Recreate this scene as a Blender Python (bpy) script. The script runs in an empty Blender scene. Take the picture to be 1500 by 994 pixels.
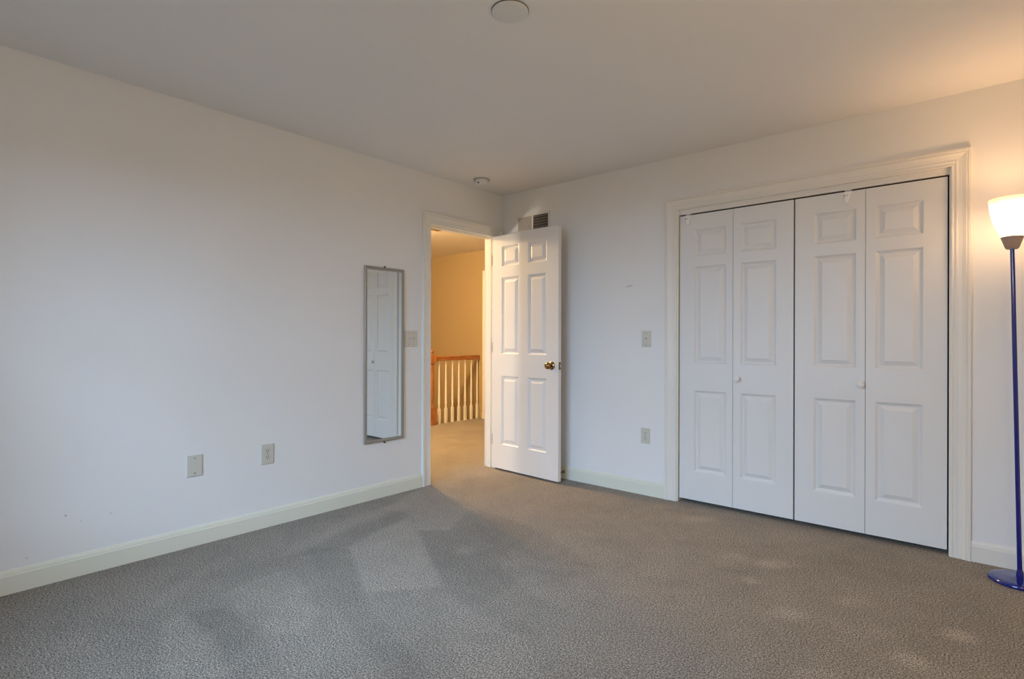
import bpy, math, random
from mathutils import Vector, Matrix

S = bpy.context.scene
COL = S.collection
R = math.radians
PI = math.pi

# ------------------------------------------------------------------ camera
FPX = 805.07
cam_d = bpy.data.cameras.new('camera')
cam = bpy.data.objects.new('camera', cam_d)
COL.objects.link(cam)
cam_d.sensor_fit = 'HORIZONTAL'
cam_d.sensor_width = 36.0
cam_d.lens = 36.0 * FPX / 1500.0
cam_d.shift_y = 0.72 / 1500.0
cam_d.clip_start = 0.02
yaw = 0.709386
cam.matrix_world = (Matrix.Translation((3.3088, -3.7210, 1.1389)) @ Matrix.Rotation(yaw, 4, 'Z')
                    @ Matrix.Rotation(PI / 2, 4, 'X') @ Matrix.Rotation(0.00234, 4, 'Z'))
S.camera = cam

# ------------------------------------------------------------------ light and exposure
S.view_settings.view_transform = 'Standard'
S.view_settings.look = 'None'
S.view_settings.gamma = 1.0
S.view_settings.use_curve_mapping = False
S.view_settings.exposure = 0.0

W = bpy.data.worlds.new('world')
S.world = W
W.use_nodes = True
W.node_tree.nodes['Background'].inputs[0].default_value = (0.85, 0.90, 1.0, 1)
W.node_tree.nodes['Background'].inputs[1].default_value = 0.6

ROOM_X, ROOM_Y, H = 3.95, -4.20, 2.44
WIN = (0.76, 2.66, 0.62, 2.02)            # bedroom window behind the camera: x0, x1, z0, z1

def area(name, loc, target, sx, sy, power, color, spread=180):
    l = bpy.data.lights.new(name, 'AREA')
    l.shape = 'RECTANGLE'
    l.size, l.size_y = sx, sy
    l.energy, l.color = power, color
    l.spread = R(spread)
    o = bpy.data.objects.new(name, l)
    COL.objects.link(o)
    o.location = loc
    o.rotation_euler = (Vector(target) - Vector(loc)).to_track_quat('-Z', 'Y').to_euler()
    return o

def spot(name, loc, target, power, color, angle, radius=0.04):
    l = bpy.data.lights.new(name, 'SPOT')
    l.energy, l.color, l.shadow_soft_size = power, color, radius
    l.spot_size, l.spot_blend = R(angle), 1.0
    o = bpy.data.objects.new(name, l)
    COL.objects.link(o)
    o.location = loc
    o.rotation_euler = (Vector(target) - Vector(loc)).to_track_quat('-Z', 'Y').to_euler()
    return o

def point(name, loc, power, color, radius=0.05):
    l = bpy.data.lights.new(name, 'POINT')
    l.energy, l.color, l.shadow_soft_size = power, color, radius
    o = bpy.data.objects.new(name, l)
    COL.objects.link(o)
    o.location = loc
    return o

area('daylight', (2.1, -7.40, 2.90), (1.75, -4.2, 1.25), 5.0, 2.6, 960, (0.47, 0.70, 1.0))
point('hall_lamp', (-1.45, -0.35, 2.28), 206, (1.0, 0.66, 0.30), 0.10)
point('warm_fill_light', (3.70, -2.55, 1.55), 17, (1.0, 0.66, 0.31), 0.12)  # added warm fill for upper walls and ceiling, unseen and without a fixture
area('hall_side_light', (-1.30, -2.75, 1.20), (0.3, -0.3, 1.9), 0.30, 0.30, 31, (1.0, 0.85, 0.68))
LAMP_POWER = 7.2
LAMP_COLOR = (1.0, 0.56, 0.26)
SHADE_COLOR = (1.0, 0.70, 0.42)
SHADE_GLOW = 4.3

# ------------------------------------------------------------------ helpers
def link(name, mesh, parent=None):
    o = bpy.data.objects.new(name, mesh)
    COL.objects.link(o)
    if parent is not None:
        o.parent = parent
    return o

def tag(o, label=None, cat=None, group=None, kind=None):
    if label: o['label'] = label
    if cat: o['category'] = cat
    if group: o['group'] = group
    if kind: o['kind'] = kind
    return o

def empty(name, loc=(0, 0, 0), rz=0.0):
    o = bpy.data.objects.new(name, None)
    COL.objects.link(o)
    o.location = loc
    o.rotation_euler = (0, 0, rz)
    o.empty_display_size = 0.1
    return o

class MB:
    """collects shapes and links them as one mesh object"""
    def __init__(s):
        s.v, s.f, s.sm = [], [], []
    def add(s, vs, fs, smooth=False):
        n = len(s.v)
        s.v += [tuple(p) for p in vs]
        s.f += [tuple(i + n for i in f) for f in fs]
        s.sm += [smooth] * len(fs)
        return s
    def box(s, a, b, M=None):
        x0, y0, z0 = a; x1, y1, z1 = b
        vs = [(x0,y0,z0),(x1,y0,z0),(x1,y1,z0),(x0,y1,z0),(x0,y0,z1),(x1,y0,z1),(x1,y1,z1),(x0,y1,z1)]
        if M: vs = [M @ Vector(p) for p in vs]
        return s.add(vs, [(0,3,2,1),(4,5,6,7),(0,1,5,4),(1,2,6,5),(2,3,7,6),(3,0,4,7)])
    def bevbox(s, a, b, c, axis=2, M=None):
        """box whose far face on an axis (its + side) is chamfered by c"""
        lo, hi = list(a), list(b)
        u, v = [i for i in range(3) if i != axis]
        def ring(t, ins):
            r = []
            for su, sv in ((0,0),(1,0),(1,1),(0,1)):
                p = [0, 0, 0]; p[axis] = t
                p[u] = (lo[u] + ins) if su == 0 else (hi[u] - ins)
                p[v] = (lo[v] + ins) if sv == 0 else (hi[v] - ins)
                r.append(tuple(p))
            return r
        vs = ring(lo[axis], 0) + ring(hi[axis] - c, 0) + ring(hi[axis] - c * 0.3, c * 0.3) + ring(hi[axis], c)
        fs = [(3,2,1,0)]
        for k in range(3):
            for i in range(4):
                j = (i + 1) % 4
                fs.append((k*4+i, k*4+j, k*4+4+j, k*4+4+i))
        fs.append((12,13,14,15))
        if axis == 1: fs = [f[::-1] for f in fs]
        if M: vs = [M @ Vector(p) for p in vs]
        return s.add(vs, fs)
    def lathe(s, prof, M=None, n=32, caps=True):
        """prof: list of (r, z), revolved about z"""
        vs, fs = [], []
        m = len(prof)
        for i in range(n):
            a = 2 * PI * i / n
            for r, z in prof:
                p = Vector((r * math.cos(a), r * math.sin(a), z))
                vs.append(M @ p if M else p)
        for i in range(n):
            j = (i + 1) % n
            for k in range(m - 1):
                fs.append((i*m+k, j*m+k, j*m+k+1, i*m+k+1))
        s.add(vs, fs, True)
        if caps:
            for k, rev in ((0, True), (m-1, False)):
                if prof[k][0] > 1e-6:
                    ring = [vs[i*m+k] for i in range(n)]
                    f = tuple(range(n))
                    s.add(ring, [f[::-1] if rev else f])
        return s
    def tube(s, a, b, r0, r1=None, n=16):
        a, b = Vector(a), Vector(b)
        q = (b - a).to_track_quat('Z', 'Y').to_matrix().to_4x4()
        return s.lathe([(r0, 0), (r1 if r1 is not None else r0, (b - a).length)], Matrix.Translation(a) @ q, n)
    def prism(s, prof, a, b, up=(0, 0, 1), side=(1, 0, 0)):
        """profile (side, up) swept straight from a to b"""
        a, b, up, side = Vector(a), Vector(b), Vector(up), Vector(side)
        n = len(prof)
        vs = [a + side * p + up * q for p, q in prof] + [b + side * p + up * q for p, q in prof]
        fs = [(i, (i+1) % n, n + (i+1) % n, n + i) for i in range(n)] + [tuple(range(n))[::-1], tuple(range(n, 2*n))]
        return s.add(vs, fs)
    def build(s, name, mats, parent=None, angle=None):
        me = bpy.data.meshes.new(name)
        me.from_pydata([tuple(p) for p in s.v], [], s.f)
        import bmesh
        bm = bmesh.new(); bm.from_mesh(me)
        bmesh.ops.remove_doubles(bm, verts=bm.verts, dist=1e-6)
        bmesh.ops.recalc_face_normals(bm, faces=bm.faces)
        bm.to_mesh(me); bm.free()
        if any(s.sm):
            for p in me.polygons: p.use_smooth = True
            me.set_sharp_from_angle(angle=R(angle or 35))
        for m in (mats if isinstance(mats, (list, tuple)) else [mats]):
            me.materials.append(m)
        return link(name, me, parent)

# ------------------------------------------------------------------ materials
def new_mat(name):
    m = bpy.data.materials.new(name)
    m.use_nodes = True
    nt = m.node_tree
    return m, nt, nt.nodes['Principled BSDF']

def nd(nt, t, **kw):
    n = nt.nodes.new(t)
    for k, v in kw.items():
        if k.startswith('i_'):
            key = k[2:]
            n.inputs[int(key) if key.isdigit() else key.replace('_', ' ')].default_value = v
        else:
            setattr(n, k, v)
    return n

def paint(name, col, rough=0.5, bump=0.03, scale=220, spec=0.3, var=0.02, marks=None):
    m, nt, b = new_mat(name)
    tc = nd(nt, 'ShaderNodeTexCoord')
    ns = nd(nt, 'ShaderNodeTexNoise', i_Scale=scale, i_Detail=3.0)
    nt.links.new(tc.outputs['Object'], ns.inputs['Vector'])
    bp = nd(nt, 'ShaderNodeBump', i_Strength=bump, i_Distance=0.002)
    nt.links.new(ns.outputs['Fac'], bp.inputs['Height'])
    nt.links.new(bp.outputs['Normal'], b.inputs['Normal'])
    n2 = nd(nt, 'ShaderNodeTexNoise', i_Scale=1.7, i_Detail=4.0)
    nt.links.new(tc.outputs['Object'], n2.inputs['Vector'])
    mx = nd(nt, 'ShaderNodeMix', data_type='RGBA')
    mx.inputs[6].default_value = tuple(c * (1 - var) for c in col) + (1,)
    mx.inputs[7].default_value = tuple(min(1, c * (1 + var)) for c in col) + (1,)
    nt.links.new(n2.outputs['Fac'], mx.inputs[0])
    out = mx.outputs[2]
    for (c, rad, amt, mcol) in (marks or []):        # small scuffs and nail marks on the paint
        sub = nd(nt, 'ShaderNodeVectorMath', operation='SUBTRACT'); sub.inputs[1].default_value = c
        nt.links.new(tc.outputs['Object'], sub.inputs[0])
        dv = nd(nt, 'ShaderNodeVectorMath', operation='DIVIDE'); dv.inputs[1].default_value = rad
        nt.links.new(sub.outputs[0], dv.inputs[0])
        ln = nd(nt, 'ShaderNodeVectorMath', operation='LENGTH')
        nt.links.new(dv.outputs[0], ln.inputs[0])
        mr = nd(nt, 'ShaderNodeMapRange'); mr.inputs[1].default_value = 0.5; mr.inputs[2].default_value = 1.0
        mr.inputs[3].default_value = amt; mr.inputs[4].default_value = 0.0
        nt.links.new(ln.outputs['Value'], mr.inputs[0])
        m2 = nd(nt, 'ShaderNodeMix', data_type='RGBA'); m2.inputs[7].default_value = mcol + (1,)
        nt.links.new(mr.outputs[0], m2.inputs[0]); nt.links.new(out, m2.inputs[6])
        out = m2.outputs[2]
    nt.links.new(out, b.inputs['Base Color'])
    b.inputs['Roughness'].default_value = rough
    b.inputs['Specular IOR Level'].default_value = spec
    return m

def plain(name, col, rough=0.5, metal=0.0, spec=0.5, coat=0.0):
    m, nt, b = new_mat(name)
    tc = nd(nt, 'ShaderNodeTexCoord')
    ns = nd(nt, 'ShaderNodeTexNoise', i_Scale=60.0, i_Detail=3.0)
    nt.links.new(tc.outputs['Object'], ns.inputs['Vector'])
    mr = nd(nt, 'ShaderNodeMapRange')
    mr.inputs[3].default_value = max(0, rough - 0.04); mr.inputs[4].default_value = rough + 0.04
    nt.links.new(ns.outputs['Fac'], mr.inputs[0])
    nt.links.new(mr.outputs[0], b.inputs['Roughness'])
    b.inputs['Base Color'].default_value = tuple(col) + (1,)
    b.inputs['Metallic'].default_value = metal
    b.inputs['Specular IOR Level'].default_value = spec
    b.inputs['Coat Weight'].default_value = coat
    return m

BLK = (0.05, 0.05, 0.05)
GRY = (0.30, 0.29, 0.27)
M_wall_left = paint('left_wall_paint', (0.86, 0.86, 0.85), 0.6, marks=[
    ((0, -3.12, 0.30), (0.02, 0.007, 0.006), 0.5, GRY), ((0, -2.94, 0.27), (0.02, 0.006, 0.005), 0.35, GRY),
    ((0, -3.06, 0.26), (0.02, 0.005, 0.004), 0.3, GRY), ((0, -3.26, 0.14), (0.02, 0.007, 0.005), 0.3, GRY),
    ((0, -0.99, 1.50), (0.02, 0.004, 0.004), 0.3, GRY)])
M_wall_back = paint('closet_wall_paint', (0.86, 0.86, 0.85), 0.6, marks=[
    ((1.286, 0, 1.548), (0.030, 0.02, 0.006), 0.45, GRY), ((1.262, 0, 1.541), (0.022, 0.02, 0.004), 0.35, GRY),
    ((1.03, 0, 1.16), (0.006, 0.02, 0.004), 0.25, GRY)])
M_wall = paint('wall_paint', (0.86, 0.86, 0.85), 0.6)
M_ceil = paint('ceiling_paint', (0.85, 0.845, 0.83), 0.85, 0.05, 160)
M_hall = paint('hall_wall_paint', (0.44, 0.33, 0.18), 0.6)
M_hallceil = paint('hall_ceiling_paint', (0.80, 0.74, 0.66), 0.85)
M_base = paint('baseboard_paint', (0.80, 0.80, 0.68), 0.40, 0.01)
M_trim = paint('trim_paint', (0.84, 0.82, 0.76), 0.38, 0.01, spec=0.4)
M_door = paint('door_paint', (0.83, 0.815, 0.785), 0.40, 0.015, spec=0.4)
M_bifold = paint('bifold_door_paint', (0.80, 0.80, 0.785), 0.42, 0.015, spec=0.4)
M_baluster = paint('baluster_paint', (0.90, 0.89, 0.84), 0.4, 0.01)
M_plate = plain('switch_plate_plastic', (0.66, 0.64, 0.56), 0.35)
M_white = plain('white_plastic', (0.80, 0.80, 0.80), 0.35)
M_cover = plain('grey_white_cover', (0.72, 0.74, 0.73), 0.5)
M_ring = plain('shadow_gap_grey', (0.16, 0.16, 0.15), 0.7)  # dark ring colour stands in for the shadow gap around the ceiling cover
M_ring2 = plain('mid_grey_plastic', (0.42, 0.44, 0.42), 0.5)
M_hook = plain('bright_white_plastic', (0.93, 0.93, 0.93), 0.3)
M_dark = plain('dark_slot', (0.02, 0.02, 0.02), 0.6)
M_brass = plain('antique_brass', (0.32, 0.19, 0.075), 0.22, 1.0)
M_frame = plain('brushed_champagne_frame', (0.34, 0.315, 0.27), 0.42, 0.35)
M_mirror = plain('mirror_silver', (0.80, 0.83, 0.82), 0.04, 1.0)
M_blue = plain('blue_enamel', (0.004, 0.010, 0.20), 0.16, 0.0, 0.5, 0.5)
M_socket = plain('taupe_socket_plastic', (0.46, 0.32, 0.26), 0.4)
M_closet = plain('closet_shade_grey', (0.10, 0.10, 0.10), 0.9)  # shade of the unlit closet put into the colour of walls and track
M_steel = plain('screw_steel', (0.35, 0.34, 0.32), 0.35, 1.0)
M_chrome = plain('latch_steel', (0.7, 0.68, 0.62), 0.2, 1.0)

def mirror_smooth():
    b = M_mirror.node_tree.nodes['Principled BSDF']
    for l in list(b.inputs['Roughness'].links): M_mirror.node_tree.links.remove(l)
    b.inputs['Roughness'].default_value = 0.012
mirror_smooth()

def oak(name):
    m, nt, b = new_mat(name)
    tc = nd(nt, 'ShaderNodeTexCoord')
    mp = nd(nt, 'ShaderNodeMapping'); mp.inputs['Scale'].default_value = (30, 4, 4)
    nt.links.new(tc.outputs['Object'], mp.inputs['Vector'])
    ns = nd(nt, 'ShaderNodeTexNoise', i_Scale=2.5, i_Detail=6.0, i_Roughness=0.6)
    nt.links.new(mp.outputs[0], ns.inputs['Vector'])
    cr = nd(nt, 'ShaderNodeValToRGB')
    cr.color_ramp.elements[0].position = 0.3; cr.color_ramp.elements[0].color = (0.26, 0.09, 0.026, 1)
    cr.color_ramp.elements[1].position = 0.75; cr.color_ramp.elements[1].color = (0.46, 0.19, 0.06, 1)
    nt.links.new(ns.outputs['Fac'], cr.inputs[0])
    nt.links.new(cr.outputs[0], b.inputs['Base Color'])
    b.inputs['Roughness'].default_value = 0.28
    return m
M_oak = oak('varnished_oak')

def carpet():
    m, nt, b = new_mat('cut_pile_carpet')
    tc = nd(nt, 'ShaderNodeTexCoord')
    at = nd(nt, 'ShaderNodeAttribute', attribute_name='pile')
    n1 = nd(nt, 'ShaderNodeTexNoise', i_Scale=150.0, i_Detail=4.0, i_Roughness=0.75)
    n2 = nd(nt, 'ShaderNodeTexNoise', i_Scale=330.0, i_Detail=3.0)
    n3 = nd(nt, 'ShaderNodeTexNoise', i_Scale=2.6, i_Detail=5.0, i_Distortion=0.8)
    n4 = nd(nt, 'ShaderNodeTexNoise', i_Scale=11.0, i_Detail=3.0, i_Distortion=0.6)
    for n in (n1, n2, n3, n4): nt.links.new(tc.outputs['Object'], n.inputs['Vector'])
    # tuft colour: flecks of warm grey, taupe and pale beige
    cr = nd(nt, 'ShaderNodeValToRGB')
    e = cr.color_ramp.elements
    e[0].position = 0.425; e[0].color = (0.060, 0.048, 0.038, 1)
    e[1].position = 0.575; e[1].color = (0.70, 0.635, 0.54, 1)
    k = e.new(0.5); k.color = (0.285, 0.243, 0.193, 1)
    mf = nd(nt, 'ShaderNodeMix', data_type='FLOAT'); mf.inputs[0].default_value = 0.42
    nt.links.new(n1.outputs['Fac'], mf.inputs[2]); nt.links.new(n2.outputs['Fac'], mf.inputs[3])
    nt.links.new(mf.outputs[0], cr.inputs[0])
    # pile direction marks (vacuum strokes, footprints): attribute + soft noise
    s1 = nd(nt, 'ShaderNodeMath', operation='MULTIPLY_ADD'); s1.inputs[1].default_value = 0.50; s1.inputs[2].default_value = 0.72
    nt.links.new(n3.outputs['Fac'], s1.inputs[0])
    s2 = nd(nt, 'ShaderNodeMath', operation='MULTIPLY_ADD'); s2.inputs[1].default_value = 0.28
    nt.links.new(n4.outputs['Fac'], s2.inputs[0]); nt.links.new(s1.outputs[0], s2.inputs[2])
    s3 = nd(nt, 'ShaderNodeMath', operation='MULTIPLY_ADD'); s3.inputs[1].default_value = 0.235
    nt.links.new(at.outputs['Fac'], s3.inputs[0]); nt.links.new(s2.outputs[0], s3.inputs[2])
    vm = nd(nt, 'ShaderNodeVectorMath', operation='SCALE')
    nt.links.new(cr.outputs[0], vm.inputs[0]); nt.links.new(s3.outputs[0], vm.inputs['Scale'])
    nt.links.new(vm.outputs[0], b.inputs['Base Color'])
    ad = nd(nt, 'ShaderNodeMath', operation='ADD')
    nt.links.new(n1.outputs['Fac'], ad.inputs[0]); nt.links.new(n2.outputs['Fac'], ad.inputs[1])
    bp = nd(nt, 'ShaderNodeBump', i_Strength=1.0, i_Distance=0.008)
    nt.links.new(ad.outputs[0], bp.inputs['Height']); nt.links.new(bp.outputs['Normal'], b.inputs['Normal'])
    b.inputs['Roughness'].default_value = 0.95
    b.inputs['Specular IOR Level'].default_value = 0.1
    b.inputs['Sheen Weight'].default_value = 0.15
    return m
M_carpet = carpet()

def glass_pane():
    m = bpy.data.materials.new('window_glass'); m.use_nodes = True
    nt = m.node_tree; nt.nodes.clear()
    o = nd(nt, 'ShaderNodeOutputMaterial'); mx = nd(nt, 'ShaderNodeMixShader')
    t = nd(nt, 'ShaderNodeBsdfTransparent'); g = nd(nt, 'ShaderNodeBsdfGlossy'); g.inputs['Roughness'].default_value = 0.02
    mx.inputs[0].default_value = 0.05
    nt.links.new(t.outputs[0], mx.inputs[1]); nt.links.new(g.outputs[0], mx.inputs[2]); nt.links.new(mx.outputs[0], o.inputs[0])
    return m
M_glass = glass_pane()

def shade_glass():
    m = bpy.data.materials.new('frosted_shade_glass'); m.use_nodes = True
    nt = m.node_tree; nt.nodes.clear()
    o = nd(nt, 'ShaderNodeOutputMaterial')
    d = nd(nt, 'ShaderNodeBsdfDiffuse'); d.inputs[0].default_value = (0.85, 0.78, 0.70, 1)
    t = nd(nt, 'ShaderNodeBsdfTranslucent'); t.inputs[0].default_value = (0.9, 0.78, 0.64, 1)
    mx = nd(nt, 'ShaderNodeMixShader'); mx.inputs[0].default_value = 0.55
    nt.links.new(d.outputs[0], mx.inputs[1]); nt.links.new(t.outputs[0], mx.inputs[2])
    # the glass glows most around the bulb and less towards the open rim
    tc = nd(nt, 'ShaderNodeTexCoord'); sp = nd(nt, 'ShaderNodeSeparateXYZ'); nt.links.new(tc.outputs['Object'], sp.inputs[0])
    mr = nd(nt, 'ShaderNodeMapRange', interpolation_type='SMOOTHSTEP')
    for i, v in enumerate((1.72, 1.81, 1.0, 0.05)): mr.inputs[i + 1].default_value = v
    nt.links.new(sp.outputs[2], mr.inputs[0])
    sc = nd(nt, 'ShaderNodeVectorMath', operation='SCALE'); sc.inputs[0].default_value = SHADE_COLOR
    nt.links.new(mr.outputs[0], sc.inputs['Scale'])
    e = nd(nt, 'ShaderNodeEmission'); nt.links.new(sc.outputs[0], e.inputs[0]); e.inputs[1].default_value = SHADE_GLOW
    ad = nd(nt, 'ShaderNodeAddShader')
    nt.links.new(mx.outputs[0], ad.inputs[0]); nt.links.new(e.outputs[0], ad.inputs[1])
    nt.links.new(ad.outputs[0], o.inputs[0])
    return m
M_shade = shade_glass()

# ------------------------------------------------------------------ the room
DO = (-0.861, -0.099, 2.055)              # door opening in the left wall: y0, y1, top
CO = (1.659, 3.173, 2.066)                # closet opening: x0, x1, top
T = 0.115                                 # wall thickness
HX = -2.34                                # where the hall floor ends at the stairwell
FARY = 2.05
HLEFT, HREAR = -4.6, ROOM_Y

PILE_POLYS = [
    (1.1, [(0.67, -2.02), (0.57, -1.72), (0.51, -1.47), (0.76, -1.60), (1.22, -1.88), (1.41, -2.00), (1.32, -2.12), (1.19, -2.28), (1.04, -2.19)]),
    (0.9, [(0.04, -0.90), (0.28, -0.93), (0.69, -1.09), (0.88, -1.47), (0.74, -1.59), (0.46, -1.42), (0.24, -1.48), (0.08, -1.12)]),
    (-0.45, [(0.75, -1.61), (0.88, -1.47), (0.92, -1.26), (1.32, -1.43), (1.66, -1.75), (1.68, -2.04), (1.50, -2.04), (1.14, -1.84)]),
    (-0.5, [(0.48, -2.16), (0.69, -2.02), (1.08, -2.21), (1.26, -2.32), (1.70, -2.43), (1.92, -2.48), (1.78, -2.60), (1.29, -2.45)]),
    (0.7, [(0.73, -2.70), (0.68, -2.51), (0.69, -2.38), (0.86, -2.40), (1.22, -2.51), (1.31, -2.64), (1.22, -2.71), (0.97, -2.73)]),
    (0.7, [(0.82, -2.96), (0.77, -2.88), (0.92, -2.87), (1.07, -2.87), (1.25, -2.91), (1.38, -2.95), (1.22, -3.08), (1.06, -3.05)]),
    (-0.5, [(0.77, -2.88), (0.87, -2.74), (1.33, -2.76), (1.55, -2.80), (1.41, -2.92), (1.07, -2.87)]),
    (0.5, [(0.64, -3.05), (0.51, -2.87), (0.36, -2.68), (0.27, -2.50), (0.36, -2.49), (0.46, -2.67), (0.64, -2.90), (0.75, -3.03)]),
    (0.5, [(0.50, -2.34), (0.38, -2.14), (0.22, -1.68), (0.19, -1.27), (0.32, -1.31), (0.37, -1.78), (0.50, -2.17)]),
    (-0.5, [(0.61, -2.36), (0.51, -2.13), (0.41, -1.81), (0.38, -1.42), (0.50, -1.47), (0.56, -1.81), (0.64, -2.02), (0.59, -2.25)]),
    (0.4, [(1.45, -2.07), (1.70, -2.06), (1.95, -2.09), (2.19, -2.24), (2.00, -2.41), (1.73, -2.28)]),
    (-0.6, [(0.72, -1.06), (1.11, -1.09), (1.56, -1.22), (1.82, -1.36), (1.62, -1.49), (1.34, -1.42), (1.01, -1.26)]),
    (0.5, [(1.37, -1.57), (1.67, -1.60), (1.84, -1.50), (2.01, -1.59), (2.02, -1.82), (1.78, -1.79), (1.54, -1.71)]),
]
PILE_SPOTS = [
    (1.1, 2.49, -0.73, 0.084, 0.056, 40.97),
    (1, 2.47, -1.00, 0.032, 0.040, 40.95),
    (1, 2.69, -1.23, 0.069, 0.057, 40.91),
    (1.2, 3.24, -0.98, 0.058, 0.056, 40.89),
    (0.9, 3.11, -1.30, 0.059, 0.061, 40.88),
    (0.5, 2.32, -0.75, 0.079, 0.068, 40.99),
    (0.5, 2.87, -0.93, 0.084, 0.051, 40.93),
    (0.6, 1.19, -1.62, 0.059, 0.066, 40.99),
    (0.6, 1.92, -0.29, 0.109, 0.069, 41.06),
    (0.5, 2.86, -1.62, 0.070, 0.039, 40.87),
    (0.5, 3.00, -1.15, 0.054, 0.048, 40.90),
]


def inside(p, poly):
    x, y = p; c = False
    for i in range(len(poly)):
        x1, y1 = poly[i]; x2, y2 = poly[i-1]
        if (y1 > y) != (y2 > y) and x < (x2 - x1) * (y - y1) / (y2 - y1) + x1: c = not c
    return c

def pile(x, y):
    v = 0.0
    for a, poly in PILE_POLYS:
        # smooth the stroke's edge over a few centimetres by sampling around the point
        k = sum(inside((x + dx, y + dy), poly) for dx, dy in ((0,0),(.012,0),(-.012,0),(0,.012),(0,-.012)))
        v += a * k / 5
    for a, cx, cy, rx, ry, rot in PILE_SPOTS:
        t = R(rot); dx, dy = x - cx, y - cy
        u = (dx * math.cos(t) + dy * math.sin(t)) / rx; w = (-dx * math.sin(t) + dy * math.cos(t)) / ry
        v += 1.7 * a * math.exp(-(u*u + w*w) ** 1.5)
    return v

def make_floor():
    verts, faces, vals = [], [], []
    def patch(x0, x1, y0, y1, step, marks):
        nx = max(1, round((x1-x0)/step)); ny = max(1, round((y1-y0)/step)); o = len(verts)
        for j in range(ny+1):
            for i in range(nx+1):
                x = x0 + (x1-x0)*i/nx; y = y0 + (y1-y0)*j/ny
                verts.append((x, y, 0.0)); vals.append(pile(x, y) if marks else 0.0)
        for j in range(ny):
            for i in range(nx):
                a = o + j*(nx+1) + i
                faces.append((a, a+1, a+nx+2, a+nx+1))
    patch(0, ROOM_X, ROOM_Y, 0, 0.02, True)
    patch(-T, 0, DO[0] - 0.02, DO[1] + 0.02, 0.05, False)
    patch(HX, -T, HREAR, FARY, 0.1, False)
    patch(CO[0], CO[1], 0, 0.6, 0.2, False)
    me = bpy.data.meshes.new('floor'); me.from_pydata(verts, [], faces)
    at = me.attributes.new('pile', 'FLOAT', 'POINT')
    at.data.foreach_set('value', vals)
    me.materials.append(M_carpet)
    o = link('floor', me)
    return tag(o, 'grey beige cut pile carpet covering bedroom and hall', 'carpet', kind='structure')
make_floor()

def wall(name, boxes, mats, label):
    m = MB()
    for a, b in boxes: m.box(a, b)
    o = m.build(name, mats)
    return tag(o, label, 'wall', kind='structure')

o = wall('wall_left', [((-T, ROOM_Y-.15, 0), (0, DO[0], H)), ((-T, DO[1], 0), (0, 0.0, H)), ((-T, DO[0], DO[2]), (0, DO[1], H)),
                   ((-T, 0.0, 0), (0, FARY, H))], [M_wall_left, M_hall], 'white left wall with the mirror and the hall doorway')
for p in o.data.polygons:
    if p.normal.x < -0.5: p.material_index = 1
wall('wall_back', [((0, 0, 0), (CO[0], T, H)), ((CO[1], 0, 0), (ROOM_X+.12, T, H)), ((CO[0], 0, CO[2]), (CO[1], T, H))],
     M_wall_back, 'white wall with the closet opening')
wall('wall_right', [((ROOM_X, ROOM_Y-.15, 0), (ROOM_X+.12, 0, H))], M_wall, 'white right wall beside the lamp')
x0, x1, z0, z1 = WIN
wall('wall_front', [((0, ROOM_Y-.15, 0), (x0, ROOM_Y, H)), ((x1, ROOM_Y-.15, 0), (ROOM_X, ROOM_Y, H)),
                    ((x0, ROOM_Y-.15, 0), (x1, ROOM_Y, z0)), ((x0, ROOM_Y-.15, z1), (x1, ROOM_Y, H))], M_wall, 'white window wall behind the camera')
wall('wall_closet', [((CO[0]-.2, .60, 0), (CO[1]+.2, .66, H)), ((CO[0]-.26, T, 0), (CO[0]-.2, .66, H)), ((CO[1]+.2, T, 0), (CO[1]+.26, .66, H)),
                     ((CO[0]-.2, T, 2.3), (CO[1]+.2, .60, 2.36))], M_closet, 'dark closet interior behind the bifold doors')
wall('wall_hall_far', [((HLEFT, FARY, -2.0), (-T, FARY+.1, H))], M_hall, 'tan end wall of the hall beyond the railing')
wall('wall_hall_left', [((HLEFT-.1, HREAR-.1, -2.0), (HLEFT, FARY+.1, H))], M_hall, 'tan outer wall of the hall')
wall('wall_hall_near', [((HLEFT, HREAR-.1, 0), (-T, HREAR, H))], M_hall, 'tan near end wall of the hall')
wall('wall_stairwell', [((HX-.02, 1.06, -2.0), (HX, FARY, -0.002)), ((HLEFT, 1.0, -2.0), (HX, 1.06, -0.002))], M_hall, 'tan side of the stairwell below the railing')
m = MB(); m.box((HLEFT, HREAR, -.06), (HX, 1.06, 0.0)); tag(m.build('floor_hall', M_carpet), 'beige carpet at the far side of the hall', 'carpet', kind='structure')
m = MB(); m.box((HLEFT, 1.06, -2.06), (HX, FARY, -2.0)); tag(m.build('floor_stairwell', M_carpet), 'carpet at the foot of the stairwell', 'carpet', kind='structure')
m = MB(); m.box((-T, ROOM_Y-.15, H), (ROOM_X+.12, .70, H+.08)); tag(m.build('ceiling', M_ceil), 'flat white bedroom ceiling', 'ceiling', kind='structure')
m = MB(); m.box((HLEFT-.1, HREAR-.1, H), (-T, FARY+.1, H+.08)); tag(m.build('ceiling_hall', M_hallceil), 'warm lit hall ceiling', 'ceiling', kind='structure')

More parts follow.
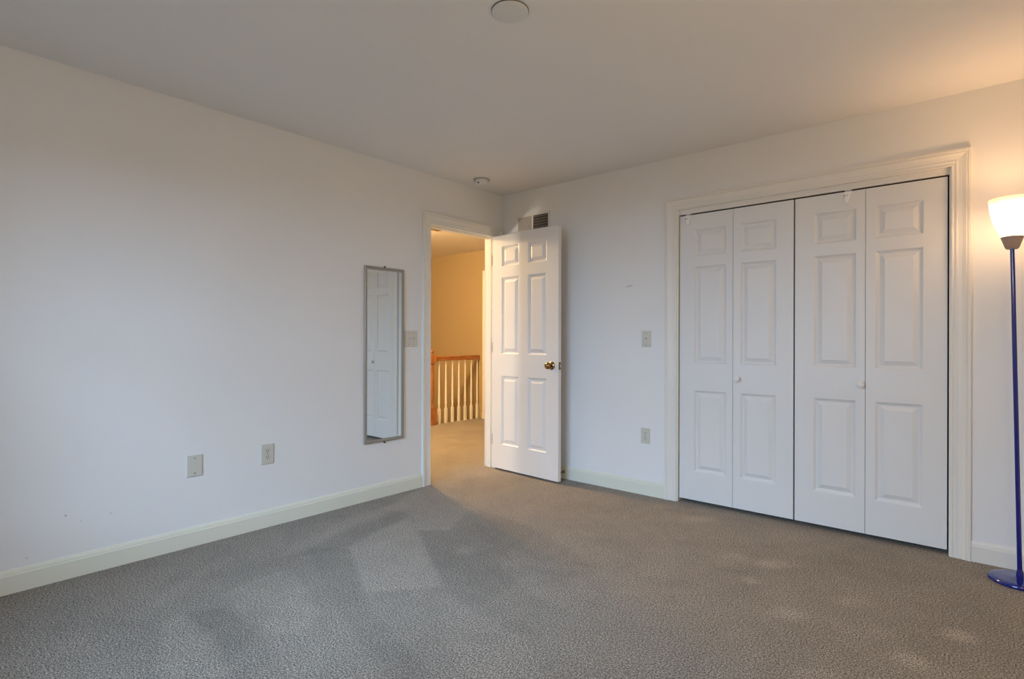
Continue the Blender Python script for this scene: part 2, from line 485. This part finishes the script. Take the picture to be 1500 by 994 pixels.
# baseboards
BB = [(0, 0), (0.014, 0), (0.014, 0.080), (0.0115, 0.084), (0.0105, 0.092), (0.007, 0.101), (0.004, 0.106), (0, 0.106)]
def baseboard(name, a, b, side, label, mat=None):
    m = MB(); m.prism(BB, a, b, (0, 0, 1), side)
    return tag(m.build(name, mat or M_base), label, 'baseboard', kind='structure')
CW = 0.085
baseboard('baseboard_left', (0, ROOM_Y, 0), (0, DO[0]-CW, 0), (1, 0, 0), 'cream baseboard along the left wall under the mirror')
baseboard('baseboard_back', (0, 0, 0), (CO[0]-CW, 0, 0), (0, -1, 0), 'cream baseboard between the open door and the closet')
baseboard('baseboard_closet_right', (CO[1]+CW, 0, 0), (ROOM_X, 0, 0), (0, -1, 0), 'white baseboard behind the blue floor lamp', M_trim)
baseboard('baseboard_right', (ROOM_X, ROOM_Y, 0), (ROOM_X, 0, 0), (-1, 0, 0), 'white baseboard along the right wall')
baseboard('baseboard_front', (0, ROOM_Y, 0), (ROOM_X, ROOM_Y, 0), (0, 1, 0), 'white baseboard under the window')
baseboard('baseboard_hall', (-2.205+.0, FARY, 0), (-T, FARY, 0), (0, -1, 0), 'white baseboard at the end of the hall', M_trim)

# casings: a moulded profile carried round the opening with mitred corners
CP = [(0, 0), (0, .0085), (.003, .0115), (.008, .0125), (.012, .0095), (.016, .0095), (.020, .0125), (.026, .0135), (.030, .0115),
      (.034, .0115), (.048, .0135), (.058, .0170), (.064, .0190), (.068, .0165), (.070, .0165), (.072, .0205), (.083, .0205), (.085, .018), (.085, 0)]
def casing(mb, fn, s0, s1, top, bottom=0.0):
    """fn(s, z, h) -> point; the inner edge runs s0 up, across at top, down s1"""
    rings = []
    for (s, z, ds, dz) in ((s0, bottom, -1, 0), (s0, top, -1, 1), (s1, top, 1, 1), (s1, bottom, 1, 0)):
        rings.append([fn(s + ds * p, z + dz * p, h) for p, h in CP])
    n = len(CP); vs = [p for r in rings for p in r]; fs = []
    for k in range(3):
        for i in range(n - 1):
            fs.append((k*n+i, k*n+i+1, (k+1)*n+i+1, (k+1)*n+i))
        fs.append((k*n+n-1, k*n, (k+1)*n, (k+1)*n+n-1))
    fs += [tuple(range(n)), tuple(range(3*n, 4*n))[::-1]]
    mb.add(vs, fs)

# doorway trim: casing, jamb lining, stop
t = empty('trim_1', (0, (DO[0]+DO[1])/2, 0)); tag(t, 'white moulded frame around the hall doorway', 'door frame', kind='structure')
def rel(t, fn): return lambda s, z, h: Vector(fn(s, z, h)) - t.location
m = MB(); casing(m, rel(t, lambda s, z, h: (h, s, z)), DO[0]+.004, DO[1]-.004, DO[2]-.004); m.build('casing', M_trim, t)
def offbox(m, t, a, b): m.box(tuple(Vector(a)-t.location), tuple(Vector(b)-t.location)); return m
m = MB()
J = 0.018
offbox(m, t, (-T-.002, DO[0]-.002, 0), (0.001, DO[0]+J-.014, DO[2])); offbox(m, t, (-T-.002, DO[1]-J+.014, 0), (0.001, DO[1]+.002, DO[2]))
offbox(m, t, (-T-.002, DO[0], DO[2]-.004), (0.001, DO[1], DO[2]+.002)); m.build('jamb', M_trim, t)
m = MB()
offbox(m, t, (-.075, DO[0]+.004, 0), (-.040, DO[0]+.015, DO[2]-.004)); offbox(m, t, (-.075, DO[1]-.015, 0), (-.040, DO[1]-.004, DO[2]-.004))
offbox(m, t, (-.075, DO[0]+.015, DO[2]-.015), (-.040, DO[1]-.015, DO[2]-.004)); m.build('door_stop_strip', M_trim, t)
m = MB(); casing(m, rel(t, lambda s, z, h: (-T-h, s, z)), DO[0]+.004, DO[1]-.004, DO[2]-.004); m.build('casing', M_trim, t)

# closet trim
t = empty('trim_2', ((CO[0]+CO[1])/2, 0, 0)); tag(t, 'white moulded casing around the closet opening', 'closet frame', kind='structure')
m = MB(); casing(m, rel(t, lambda s, z, h: (s, -h, z)), CO[0]-.002, CO[1]+.002, CO[2]-.006); m.build('casing', M_trim, t)
m = MB()
offbox(m, t, (CO[0]-.002, -.001, 0), (CO[0]+.006, T+.002, CO[2])); offbox(m, t, (CO[1]-.004, -.001, 0), (CO[1]+.002, T+.002, CO[2]))
offbox(m, t, (CO[0], -.001, CO[2]-.004), (CO[1], T+.002, CO[2]+.002)); m.build('jamb', M_trim, t)
m = MB(); offbox(m, t, (CO[0]+.006, .014, 2.026), (CO[1]-.004, .034, CO[2]-.004)); m.build('header_strip', M_trim, t)
m = MB(); offbox(m, t, (CO[0]+.006, .036, 2.028), (CO[1]-.004, .070, CO[2]-.004)); m.build('track', M_closet, t)

# hall door frame at the end of the hall
t = empty('trim_3', (-1.68, FARY, 0)); tag(t, 'white door casing at the end of the hall', 'door frame', kind='structure')
m = MB(); casing(m, rel(t, lambda s, z, h: (s, FARY-h, z)), -2.11, -1.30, 2.055); m.build('casing', M_trim, t)

# ------------------------------------------------------------------ panelled doors
def panel_slab(mb, w, h, th, cols, rows, M, back=True, g1=0.018, d1=0.012, g2=0.027, d2=0.0015):
    """slab w x h x th; front face at y=0 looking to -y, moulded raised panels at cols x rows"""
    def facing(yf, sgn):
        xs = sorted(set([0, w] + [c for p in cols for c in p]))
        zs = sorted(set([0, h] + [c for p in rows for c in p]))
        for i in range(len(xs)-1):
            for j in range(len(zs)-1):
                a, b, c, d = xs[i], xs[i+1], zs[j], zs[j+1]
                if (a, b) in cols and (c, d) in rows:
                    rings = []
                    for ins, dep in ((0, 0), (0.003, 0.001), (g1*.6, d1*.75), (g1, d1), (g1+.004, d1), (g1+g2, d2), (g1+g2+.001, d2-.0006)):
                        y = yf + sgn * dep
                        rings.append([(a+ins, y, c+ins), (b-ins, y, c+ins), (b-ins, y, d-ins), (a+ins, y, d-ins)])
                    vs = [p for r in rings for p in r]; fs = []
                    for k in range(len(rings)-1):
                        for q in range(4):
                            e = (q+1) % 4
                            fs.append((k*4+q, k*4+e, k*4+4+e, k*4+4+q))
                    n = (len(rings)-1)*4
                    fs.append((n, n+1, n+2, n+3))
                else:
                    vs = [(a,yf,c),(b,yf,c),(b,yf,d),(a,yf,d)]; fs = [(0,1,2,3)]
                mb.add([M @ Vector(p) for p in vs], fs)
        return xs, zs
    xs, zs = facing(0, 1)
    if back: facing(th, -1)
    else: mb.add([M @ Vector(p) for p in [(0,th,0),(w,th,0),(w,th,h),(0,th,h)]], [(0,1,2,3)])
    for (x) in (0, w):
        for j in range(len(zs)-1):
            mb.add([M @ Vector(p) for p in [(x,0,zs[j]),(x,th,zs[j]),(x,th,zs[j+1]),(x,0,zs[j+1])]], [(0,1,2,3)])
    for (z) in (0, h):
        for i in range(len(xs)-1):
            mb.add([M @ Vector(p) for p in [(xs[i],0,z),(xs[i],th,z),(xs[i+1],th,z),(xs[i+1],0,z)]], [(0,1,2,3)])

# open six panel door. local x runs from the hinges to the free edge, local -y faces the camera
DW, DH, DT = 0.748, 2.030, 0.035
hinge = Vector((0.0115, -0.142, 0.0))
ang = math.atan2(-0.046, 0.75)
d = empty('door_1', hinge, ang)
tag(d, 'open white six panel bedroom door with a brass knob, swung in against the closet wall', 'door', kind='structure')
ZB = 0.018
m = MB()
panel_slab(m, DW, DH, DT, [(.110, .316), (.418, .624)], [(.229-ZB, .829-ZB), (1.018-ZB, 1.683-ZB), (1.775-ZB, 1.954-ZB)], Matrix.Translation((0, 0, ZB)))
m.build('door_leaf', M_door, d)
def door_knob(sgn):
    y0 = 0 if sgn < 0 else DT
    Q = Matrix.Translation((.680, y0, .935)) @ Matrix.Rotation(PI/2 * (1 if sgn < 0 else -1), 4, 'X')
    kb = MB()
    kb.lathe([(0.0001, -.001), (.033, -.001), (.033, .003), (.029, .007), (.018, .010), (.012, .013), (.0105, .024), (.012, .032), (.020, .037), (.026, .045),
              (.0275, .053), (.024, .061), (.016, .066), (.0001, .0675)], Q, 36, False)
    return kb.build('knob', M_brass, d)
door_knob(-1); door_knob(1)
m = MB(); m.box((DW-.001, .005, .905), (DW+.0015, .030, .965)); lp = m.build('latch_plate', M_brass, d)
m = MB(); m.box((DW+.0015, .011, .924), (DW+.012, .024, .946)); m.build('latch_bolt', M_chrome, lp)
for hz in (.22, 1.03, 1.80):
    m = MB()
    m.tube((-.006, DT-.002, hz), (-.006, DT-.002, hz+.09), .0055, n=12)
    m.box((-.008, .004, hz), (-.0005, DT-.002, hz+.09))
    m.build('hinge', M_brass, d)

# closet bifold pairs
LT, LB = 2.016, 0.026
ROWS = [(.225-LB, .792-LB), (.978-LB, 1.653-LB), (1.723-LB, 1.912-LB)]
YF = 0.016
def bifold(name, x0, x1, knob_x, label):
    e = empty(name, (x0, YF, 0)); tag(e, label, 'closet door', kind='structure')
    w = (x1 - x0 - .0025) / 2
    lw = w
    leaves = []
    for k in range(2):
        m = MB()
        cols = [(.104, .326)] if k == 0 else [(.046, .268)]
        panel_slab(m, lw, LT-LB, .030, cols, ROWS, Matrix.Translation((k*(lw+.0025), 0, LB)), back=False)
        leaves.append(m.build('door_leaf', M_bifold, e))
    k = 0 if knob_x < x0 + w else 1
    Q = Matrix.Translation((knob_x - x0, 0, .886)) @ Matrix.Rotation(PI/2, 4, 'X')
    kb = MB(); kb.lathe([(.0001, -.001), (.011, -.001), (.009, .006), (.0085, .012), (.017, .018), (.0215, .024), (.0205, .031), (.013, .0355), (.0001, .0365)], Q, 28, False)
    kb.build('knob', M_white, leaves[k])
    return e
bifold('door_2', 1.671, 2.409, 2.071, 'left pair of white panelled bifold closet doors')
bifold('door_3', 2.418, 3.161, 2.768, 'right pair of white panelled bifold closet doors, nearest the lamp')

# ------------------------------------------------------------------ window behind the camera
x0, x1, z0, z1 = WIN
win = empty('window_1', ((x0+x1)/2, ROOM_Y, z0)); tag(win, 'white double hung window behind the camera', 'window', kind='structure')
def rbox(m, a, b, e=win): return offbox(m, e, a, b)
m = MB(); xm = (x0+x1)/2; yw = ROOM_Y-.10
for a, b in (((x0, yw-.03, z0), (x0+.04, yw+.03, z1)), ((x1-.04, yw-.03, z0), (x1, yw+.03, z1)), ((x0, yw-.03, z0), (x1, yw+.03, z0+.04)),
             ((x0, yw-.03, z1-.04), (x1, yw+.03, z1)), ((xm-.03, yw-.03, z0), (xm+.03, yw+.03, z1)), ((x0, yw-.02, (z0+z1)/2-.02), (x1, yw+.02, (z0+z1)/2+.02))):
    rbox(m, a, b)
m.build('window_frame', M_trim, win)
m = MB(); rbox(m, (x0+.02, yw-.003, z0+.02), (x1-.02, yw+.003, z1-.02)); m.build('pane', M_glass, win)
m = MB(); rbox(m, (x0-.08, ROOM_Y-.07, z0-.025), (x1+.08, ROOM_Y+.04, z0)); m.build('window_sill', M_trim, win)
m = MB()
for a, b in (((x0-.085, ROOM_Y, z0), (x0, ROOM_Y+.018, z1+.085)), ((x1, ROOM_Y, z0), (x1+.085, ROOM_Y+.018, z1+.085)), ((x0, ROOM_Y, z1), (x1, ROOM_Y+.018, z1+.085))):
    rbox(m, a, b)
m.build('casing', M_trim, win)

# ------------------------------------------------------------------ floor lamp
lamp = empty('floor_lamp', (3.440, -0.190, 0))
tag(lamp, 'blue torchiere floor lamp with a glowing frosted white shade, standing right of the closet', 'floor lamp')
m = MB()
m.lathe([(.0001, .0), (.112, .0), (.1165, .004), (.1170, .010), (.1135, .0160), (.104, .0198), (.085, .0205), (.030, .0225), (.016, .025), (.0001, .027)], None, 64, False)
m.build('base', M_blue, lamp)
top = Vector((-.030, -.024, 1.585))
m = MB(); m.tube((0, 0, .022), tuple(top), .0095, .0085, 20)
m.lathe([(.0135, .020), (.0145, .030), (.0125, .052), (.0105, .060)], None, 20); m.build('pole', M_blue, lamp)
Q = Matrix.Translation(top) @ top.to_track_quat('Z', 'Y').to_matrix().to_4x4()
Q = Matrix.Translation(top)
m = MB(); m.lathe([(.0001, -.012), (.020, -.012), (.026, -.006), (.041, .040), (.0425, .046), (.040, .048), (.0001, .044)], Q, 36, False)
m.build('socket_cup', M_socket, lamp)
m = MB()
prof = [(.0405, .046), (.047, .062), (.057, .085), (.0665, .110), (.0745, .138), (.0805, .168), (.0845, .198), (.0865, .226)]
inner = [(r - .003, z) for r, z in prof[::-1]]
m.lathe(prof + inner, Q, 56, False)
sh = m.build('shade', M_shade, lamp)
# the printed care notice near the rim, two short grey lines
def cyl_patch(mb, a0, a1, z0, z1, n=6):
    def rad(z):
        for (ra, za), (rb, zb) in zip(prof, prof[1:]):
            if za <= z <= zb: return ra + (rb-ra)*(z-za)/(zb-za)
        return prof[-1][0]
    vs = []
    for i in range(n+1):
        a = R(a0 + (a1-a0)*i/n)
        for z in (z0, z1):
            r_ = rad(z) + .0004; vs.append(Q @ Vector((r_*math.cos(a), r_*math.sin(a), z)))
    mb.add(vs, [(i*2, i*2+2, i*2+3, i*2+1) for i in range(n)])
M_print = plain('pale_grey_print', (0.50, 0.46, 0.42), 0.7)
m = MB()
for k, (zz, segs) in enumerate(((.215, [(218, 223), (224, 231), (232, 236)]), (.2035, [(215, 219), (220, 225), (226, 231), (232, 234)]), (.1935, [(214, 218), (220, 224)]))):
    for a0, a1 in segs: cyl_patch(m, a0, a1, zz, zz+.0028, 3)
m.build('printed_notice', M_print, sh)
m = MB(); m.lathe([(.0001, .045), (.013, .046), (.014, .07), (.022, .095), (.026, .115), (.022, .135), (.010, .147), (.0001, .149)], Q, 24, False)
mb_, nt_, b_ = new_mat('lit_bulb'); b_.inputs['Emission Color'].default_value = (1, .75, .45, 1); b_.inputs['Emission Strength'].default_value = 12
m.build('bulb', mb_, lamp)
lp_at = Vector(lamp.location) + top + Vector((0, 0, .175))
spot('lamp_light', lp_at, lp_at + Vector((-.12, -.30, 1.0)), LAMP_POWER, LAMP_COLOR, 165, 0.04)      # light out of the open bowl

# ------------------------------------------------------------------ mirror
my0, my1, mz0, mz1 = -1.469, -1.121, 0.402, 1.661
mir = empty('wall_mirror', (0, (my0+my1)/2, mz0))
tag(mir, 'tall narrow mirror in a thin champagne frame hung left of the doorway', 'mirror')
hw, hh, fw = (my1-my0)/2, mz1-mz0, .022
FP = [(0, 0), (0, .008), (.003, .012), (.007, .0135), (.014, .012), (.018, .0105), (.022, .0085), (.022, 0)]   # from outer edge inward
rings = []
for sy, sz in ((-1, 0), (1, 0), (1, 1), (-1, 1)):
    rings.append([(.003 + h_, sy*(hw-p), (p if sz == 0 else hh-p)) for p, h_ in FP])
n = len(FP); vs = [p for r in rings for p in r]; fs = []
for k in range(4):
    q = (k+1) % 4
    for i in range(n):
        e = (i+1) % n
        fs.append((k*n+i, k*n+e, q*n+e, q*n+i))
m = MB(); m.add(vs, fs); m.build('frame', M_frame, mir)
m = MB(); m.box((.0045, -hw+.016, .018), (.0065, hw-.016, hh-.018)); mg = m.build('mirror_glass', M_mirror, mir); mg.rotation_euler = (0, 0, -0.0075)
m = MB(); m.box((.0, -hw+.010, .010), (.003, hw-.010, hh-.010)); m.build('backing_board', M_frame, mir)
for zz in (hh+.006, -.007):
    m = MB(); m.tube((0, 0, zz), (.012, 0, zz), .004, .006, 12); m.box((0, -.004, min(zz, zz*.4)-.0), (.003, .004, max(zz, zz*.4)+.001)); m.build('mounting_screw', M_dark, mir)

# ------------------------------------------------------------------ switch and outlet plates
def plate_base(name, loc, rz, w, h, label, cat, group=None):
    """local frame: x across, z up, +y out of the wall"""
    e = empty(name, loc, rz); tag(e, label, cat, group)
    m = MB(); m.bevbox((-w/2, 0, -h/2), (w/2, .0065, h/2), .004, axis=1)
    m.build('plate', M_plate, e)
    return e
def screw(e, x, z):
    m = MB(); Q = Matrix.Translation((x, .0060, z)) @ Matrix.Rotation(-PI/2, 4, 'X')
    m.lathe([(.0001, .0), (.0038, .0), (.0034, .0014), (.0001, .0018)], Q, 14, False)
    m.build('screw', M_steel, e)
def toggle(e, x):
    m = MB(); m.box((x-.0055, .0060, -.0125), (x+.0055, .0072, .0125)); s = m.build('switch_slot', M_plate, e)
    m = MB(); Q = Matrix.Translation((x, .006, 0)) @ Matrix.Rotation(R(28), 4, 'X')
    m.box((-.0042, 0, -.0045), (.0042, .015, .0055), Q); m.build('toggle', M_plate, e)
def sockets(e):
    for zc in (.0195, -.0195):
        m = MB(); Q = Matrix.Translation((0, .0055, zc)) @ Matrix.Rotation(-PI/2, 4, 'X')
        pts = []
        for i in range(28):
            a = 2*PI*i/28
            pts.append((.0172*math.cos(a), max(-.0125, min(.0125, .0172*math.sin(a)))))
        vs = [Q @ Vector((px, py, 0)) for px, py in pts] + [Q @ Vector((px, py, .0022)) for px, py in pts]
        fs = [(i, (i+1) % 28, 28+(i+1) % 28, 28+i) for i in range(28)] + [tuple(range(28, 56))]
        m.add(vs, fs); s = m.build('socket', M_plate, e)
        for a, b in (((-.0078, .0070, zc-.001), (-.0052, .0082, zc+.0085)), ((.0052, .0070, zc), (.0078, .0082, zc+.0080)), ((-.0025, .0070, zc-.0095), (.0025, .0082, zc-.0045))):
            mm = MB(); mm.box(a, b); mm.build('slot', M_dark, s)
RL, RB = -PI/2, PI
e = plate_base('light_switch', (0, -1.050, 1.146), RL, .118, .122, 'beige double light switch between the mirror and the doorway', 'light switch')
for x in (-.023, .023): toggle(e, x); screw(e, x, .042); screw(e, x, -.042)
e = plate_base('light_switch', (1.4215, 0, 1.149), RB, .072, .118, 'beige single light switch on the wall left of the closet', 'light switch')
toggle(e, 0); screw(e, 0, .042); screw(e, 0, -.042)
e = plate_base('wall_outlet', (0, -2.153, .443), RL, .078, .122, 'beige outlet on the left wall, right of the blank plate', 'wall outlet')
sockets(e); screw(e, 0, 0)
e = plate_base('wall_outlet', (1.416, 0, .435), RB, .072, .114, 'beige outlet low on the wall left of the closet', 'wall outlet')
sockets(e); screw(e, 0, 0)
e = plate_base('blank_wall_plate', (0, -2.559, .441), RL, .080, .118, 'blank beige wall plate low on the left wall', 'wall plate')
screw(e, 0, .042); screw(e, 0, -.042)

# ------------------------------------------------------------------ ceiling things
e = empty('ceiling_cover_plate', (1.885, -2.079, H)); tag(e, 'round white cover plate on the bedroom ceiling near the camera', 'cover plate')
m = MB(); m.lathe([(.0001, -.004), (.0725, -.004), (.073, -.0065), (.070, -.0095), (.050, -.012), (.0001, -.0135)], None, 56, False); m.build('cover', M_cover, e)
m = MB(); m.lathe([(.0001, -.0005), (.0745, -.0005), (.0745, -.004), (.0001, -.004)], None, 56, False); m.build('shadow_gap_ring', M_ring, e)
e = empty('smoke_detector', (.215, -.500, H)); tag(e, 'small round white smoke detector on the ceiling above the doorway', 'smoke detector')
m = MB(); m.lathe([(.0001, 0), (.068, 0), (.068, -.005), (.064, -.008), (.0001, -.008)], None, 44, False); m.build('base', M_ring2, e)
m = MB(); m.lathe([(.0001, -.007), (.052, -.007), (.053, -.014), (.049, -.032), (.040, -.042), (.022, -.046), (.0001, -.047)], None, 44, False); m.build('housing', M_white, e)
m = MB(); m.lathe([(.0001, 0), (.008, 0), (.007, .004), (.0001, .005)], Matrix.Translation((.006, -.043, -.034)) @ Matrix.Rotation(R(130), 4, 'X'), 20, False); m.build('sensor_opening', M_dark, e)

def vent(name, e, W_, H_, nsl, mid, M, matF, ang_deg, closed=False, matS=None):
    matS = matS or matF
    """grille in local x (across) z (up), out = -y"""
    m = MB(); b = .018
    for a, c in (((-W_/2, -.007, -H_/2), (W_/2, 0, -H_/2+b)), ((-W_/2, -.007, H_/2-b), (W_/2, 0, H_/2)), ((-W_/2, -.007, -H_/2+b), (-W_/2+b, 0, H_/2-b)), ((W_/2-b, -.007, -H_/2+b), (W_/2, 0, H_/2-b))):
        m.box(a, c, M)
    if mid is not None: m.box((mid-.008, -.007, -H_/2+b), (mid+.008, 0, H_/2-b), M)
    m.build('vent_frame', matF, e)
    m = MB(); m.box((-W_/2+.004, -.0012, -H_/2+.004), (W_/2-.004, -.0002, H_/2-.004), M); m.build('duct_opening', M_duct, e)
    zz0, zz1 = -H_/2+b, H_/2-b
    cells = [(-W_/2+b, W_/2-b)] if mid is None else [(-W_/2+b, mid-.008), (mid+.008, W_/2-b)]
    pitch = (zz1-zz0)/nsl
    for ci, (xa, xb) in enumerate(cells):
        for k in range(nsl):
            zc = zz0 + (k+.5)*pitch
            shut = closed and ci == 0                    # the left bank of blades is turned shut
            m = MB(); S_ = M @ Matrix.Translation((0, -.0045, zc)) @ Matrix.Rotation(R(78 if shut else ang_deg), 4, 'X')
            hw_ = pitch*.52 if shut else pitch*.30
            m.box((xa, -hw_, -.0009), (xb, hw_, .0009), S_); m.build('slat', matS, e)
M_slat = plain('taupe_vent_blade', (0.50, 0.46, 0.41), 0.5)
M_hslat = plain('shadow_side_blade', (0.16, 0.10, 0.05), 0.6)  # brown paints the shadow side of the hall vent blades
M_duct = plain('dark_duct', (0.10, 0.085, 0.07), 0.8)
e = empty('wall_vent', (.353, 0, 2.155)); tag(e, 'white louvred wall vent above the open door', 'vent')
vent('wall_vent', e, .366, .152, 5, -.004, Matrix.Identity(4), M_trim, 25, True, M_slat)
e = empty('ceiling_vent', (-1.50, .50, H)); tag(e, 'ceiling vent in the hall seen at the top of the doorway', 'vent')
vent('ceiling_vent', e, .34, .40, 11, 0.0, Matrix.Rotation(PI/2, 4, 'X'), M_hallceil, 75, False, M_hslat)

# ------------------------------------------------------------------ small things
e = empty('door_stop', (.690, -.014, .058)); tag(e, 'small brass spring door stop on the baseboard behind the open door', 'door stop')
Q = Matrix.Rotation(PI/2, 4, 'X')
m = MB(); m.lathe([(.0001, -.002), (.0115, -.002), (.0115, .002), (.006, .007), (.0001, .008)], Q, 24, False); m.build('mounting_flange', M_brass, e)
pr = []
for k in range(13):
    z = .006 + k*.0042
    pr += [(.0046, z), (.0060, z+.0012), (.0060, z+.0026), (.0046, z+.0038)]
m = MB(); m.lathe(pr, Q, 18, True); m.build('spring', M_brass, e)
m = MB(); m.lathe([(.0001, .058), (.0075, .058), (.0085, .062), (.0080, .070), (.0001, .0715)], Q, 18, False); m.build('tip', M_white, e)

# white plastic hooks slipped over the tops of two closet leaves
def hook(loc, label, tilt):
    e = empty('over_door_hook', loc); tag(e, label, 'hook', 'hooks on top of the closet doors')
    m = MB()
    m.box((-.017, -.0030, -.026), (.017, -.0004, .005)); m.box((-.017, -.0030, .0012), (.017, .024, .0095))
    m.build('strap', M_hook, e)
    m = MB(); Q = Matrix.Rotation(R(tilt), 4, 'Y')
    pts = [(-.011, -.026), (.011, -.026), (.012, -.050), (.008, -.064), (.002, -.070), (-.005, -.066), (-.011, -.052)]
    n = len(pts)
    vs = [Q @ Vector((x, -.018, z)) for x, z in pts] + [Q @ Vector((x, -.0006, z)) for x, z in pts]
    m.add(vs, [tuple(range(n))] + [tuple(range(n, 2*n))[::-1]] + [(i, (i+1) % n, n+(i+1) % n, n+i) for i in range(n)])
    m.build('hook_body', M_hook, e)
    m = MB(); m.box((-.024, -.0050, -.024), (-.004, -.0030, -.0195), Matrix.Rotation(R(-8), 4, 'Y')); m.build('slot', M_dark, e)
    return e
hook((1.730, YF, LT), 'white plastic hook over the top of the leftmost closet leaf', -6)
hook((2.702, YF, LT), 'white plastic hook over the top of the third closet leaf, nearer the lamp', 4)

# ------------------------------------------------------------------ hall railing
nx, ny = -2.285, 1.150
e = empty('newel_post', (nx, ny, 0)); tag(e, 'turned oak newel post at the end of the hall railing', 'newel post')
m = MB(); m.box((-.045, -.045, 0), (.045, .045, .225))
m.lathe([(.044, .224), (.044, .236), (.034, .246), (.038, .256), (.026, .268), (.031, .40), (.033, .55), (.030, .70), (.025, .80), (.034, .812), (.036, .824), (.026, .834)], None, 32)
m.build('shaft', M_oak, e)
m = MB(); m.bevbox((-.045, -.045, .832), (.045, .045, .940), .010); m.lathe([(.030, .936), (.030, .944), (.020, .952), (.018, .958), (.027, .972), (.029, .984), (.025, .998), (.014, 1.006), (.0001, 1.009)], None, 28, False)
m.build('cap', M_oak, e)
HP = [(-.030, 0), (.030, 0), (.032, .020), (.024, .030), (.031, .044), (.024, .060), (0, .066), (-.024, .060), (-.031, .044), (-.024, .030), (-.032, .020)]
m = MB(); m.prism(HP, (nx, ny+.045, .856), (nx, FARY-.004, .856)); tag(m.build('handrail', M_oak), 'oak handrail running from the newel post to the hall wall', 'handrail')
proto = None
for k in range(7):
    y = 1.283 + k*.1225
    if proto is None:
        m = MB(); m.box((-.016, -.016, 0), (.016, .016, .205))
        m.lathe([(.0155, .204), (.0155, .210), (.010, .218), (.0145, .228), (.0145, .236), (.010, .246), (.0150, .262), (.0150, .30), (.0105, .60), (.0085, .858)], None, 20)
        o = proto = m.build('baluster', M_baluster)
    else:
        o = proto.copy(); COL.objects.link(o)
    o.location = (nx, y, 0)
    lab = 'white turned baluster, ' + ('nearest the newel post' if k == 0 else 'farthest from the newel post, beside the hall wall' if k == 6 else
          ['', 'second', 'third', 'fourth', 'fifth', 'sixth'][k] + ' from the newel post')
    tag(o, lab, 'baluster', 'white balusters under the handrail')
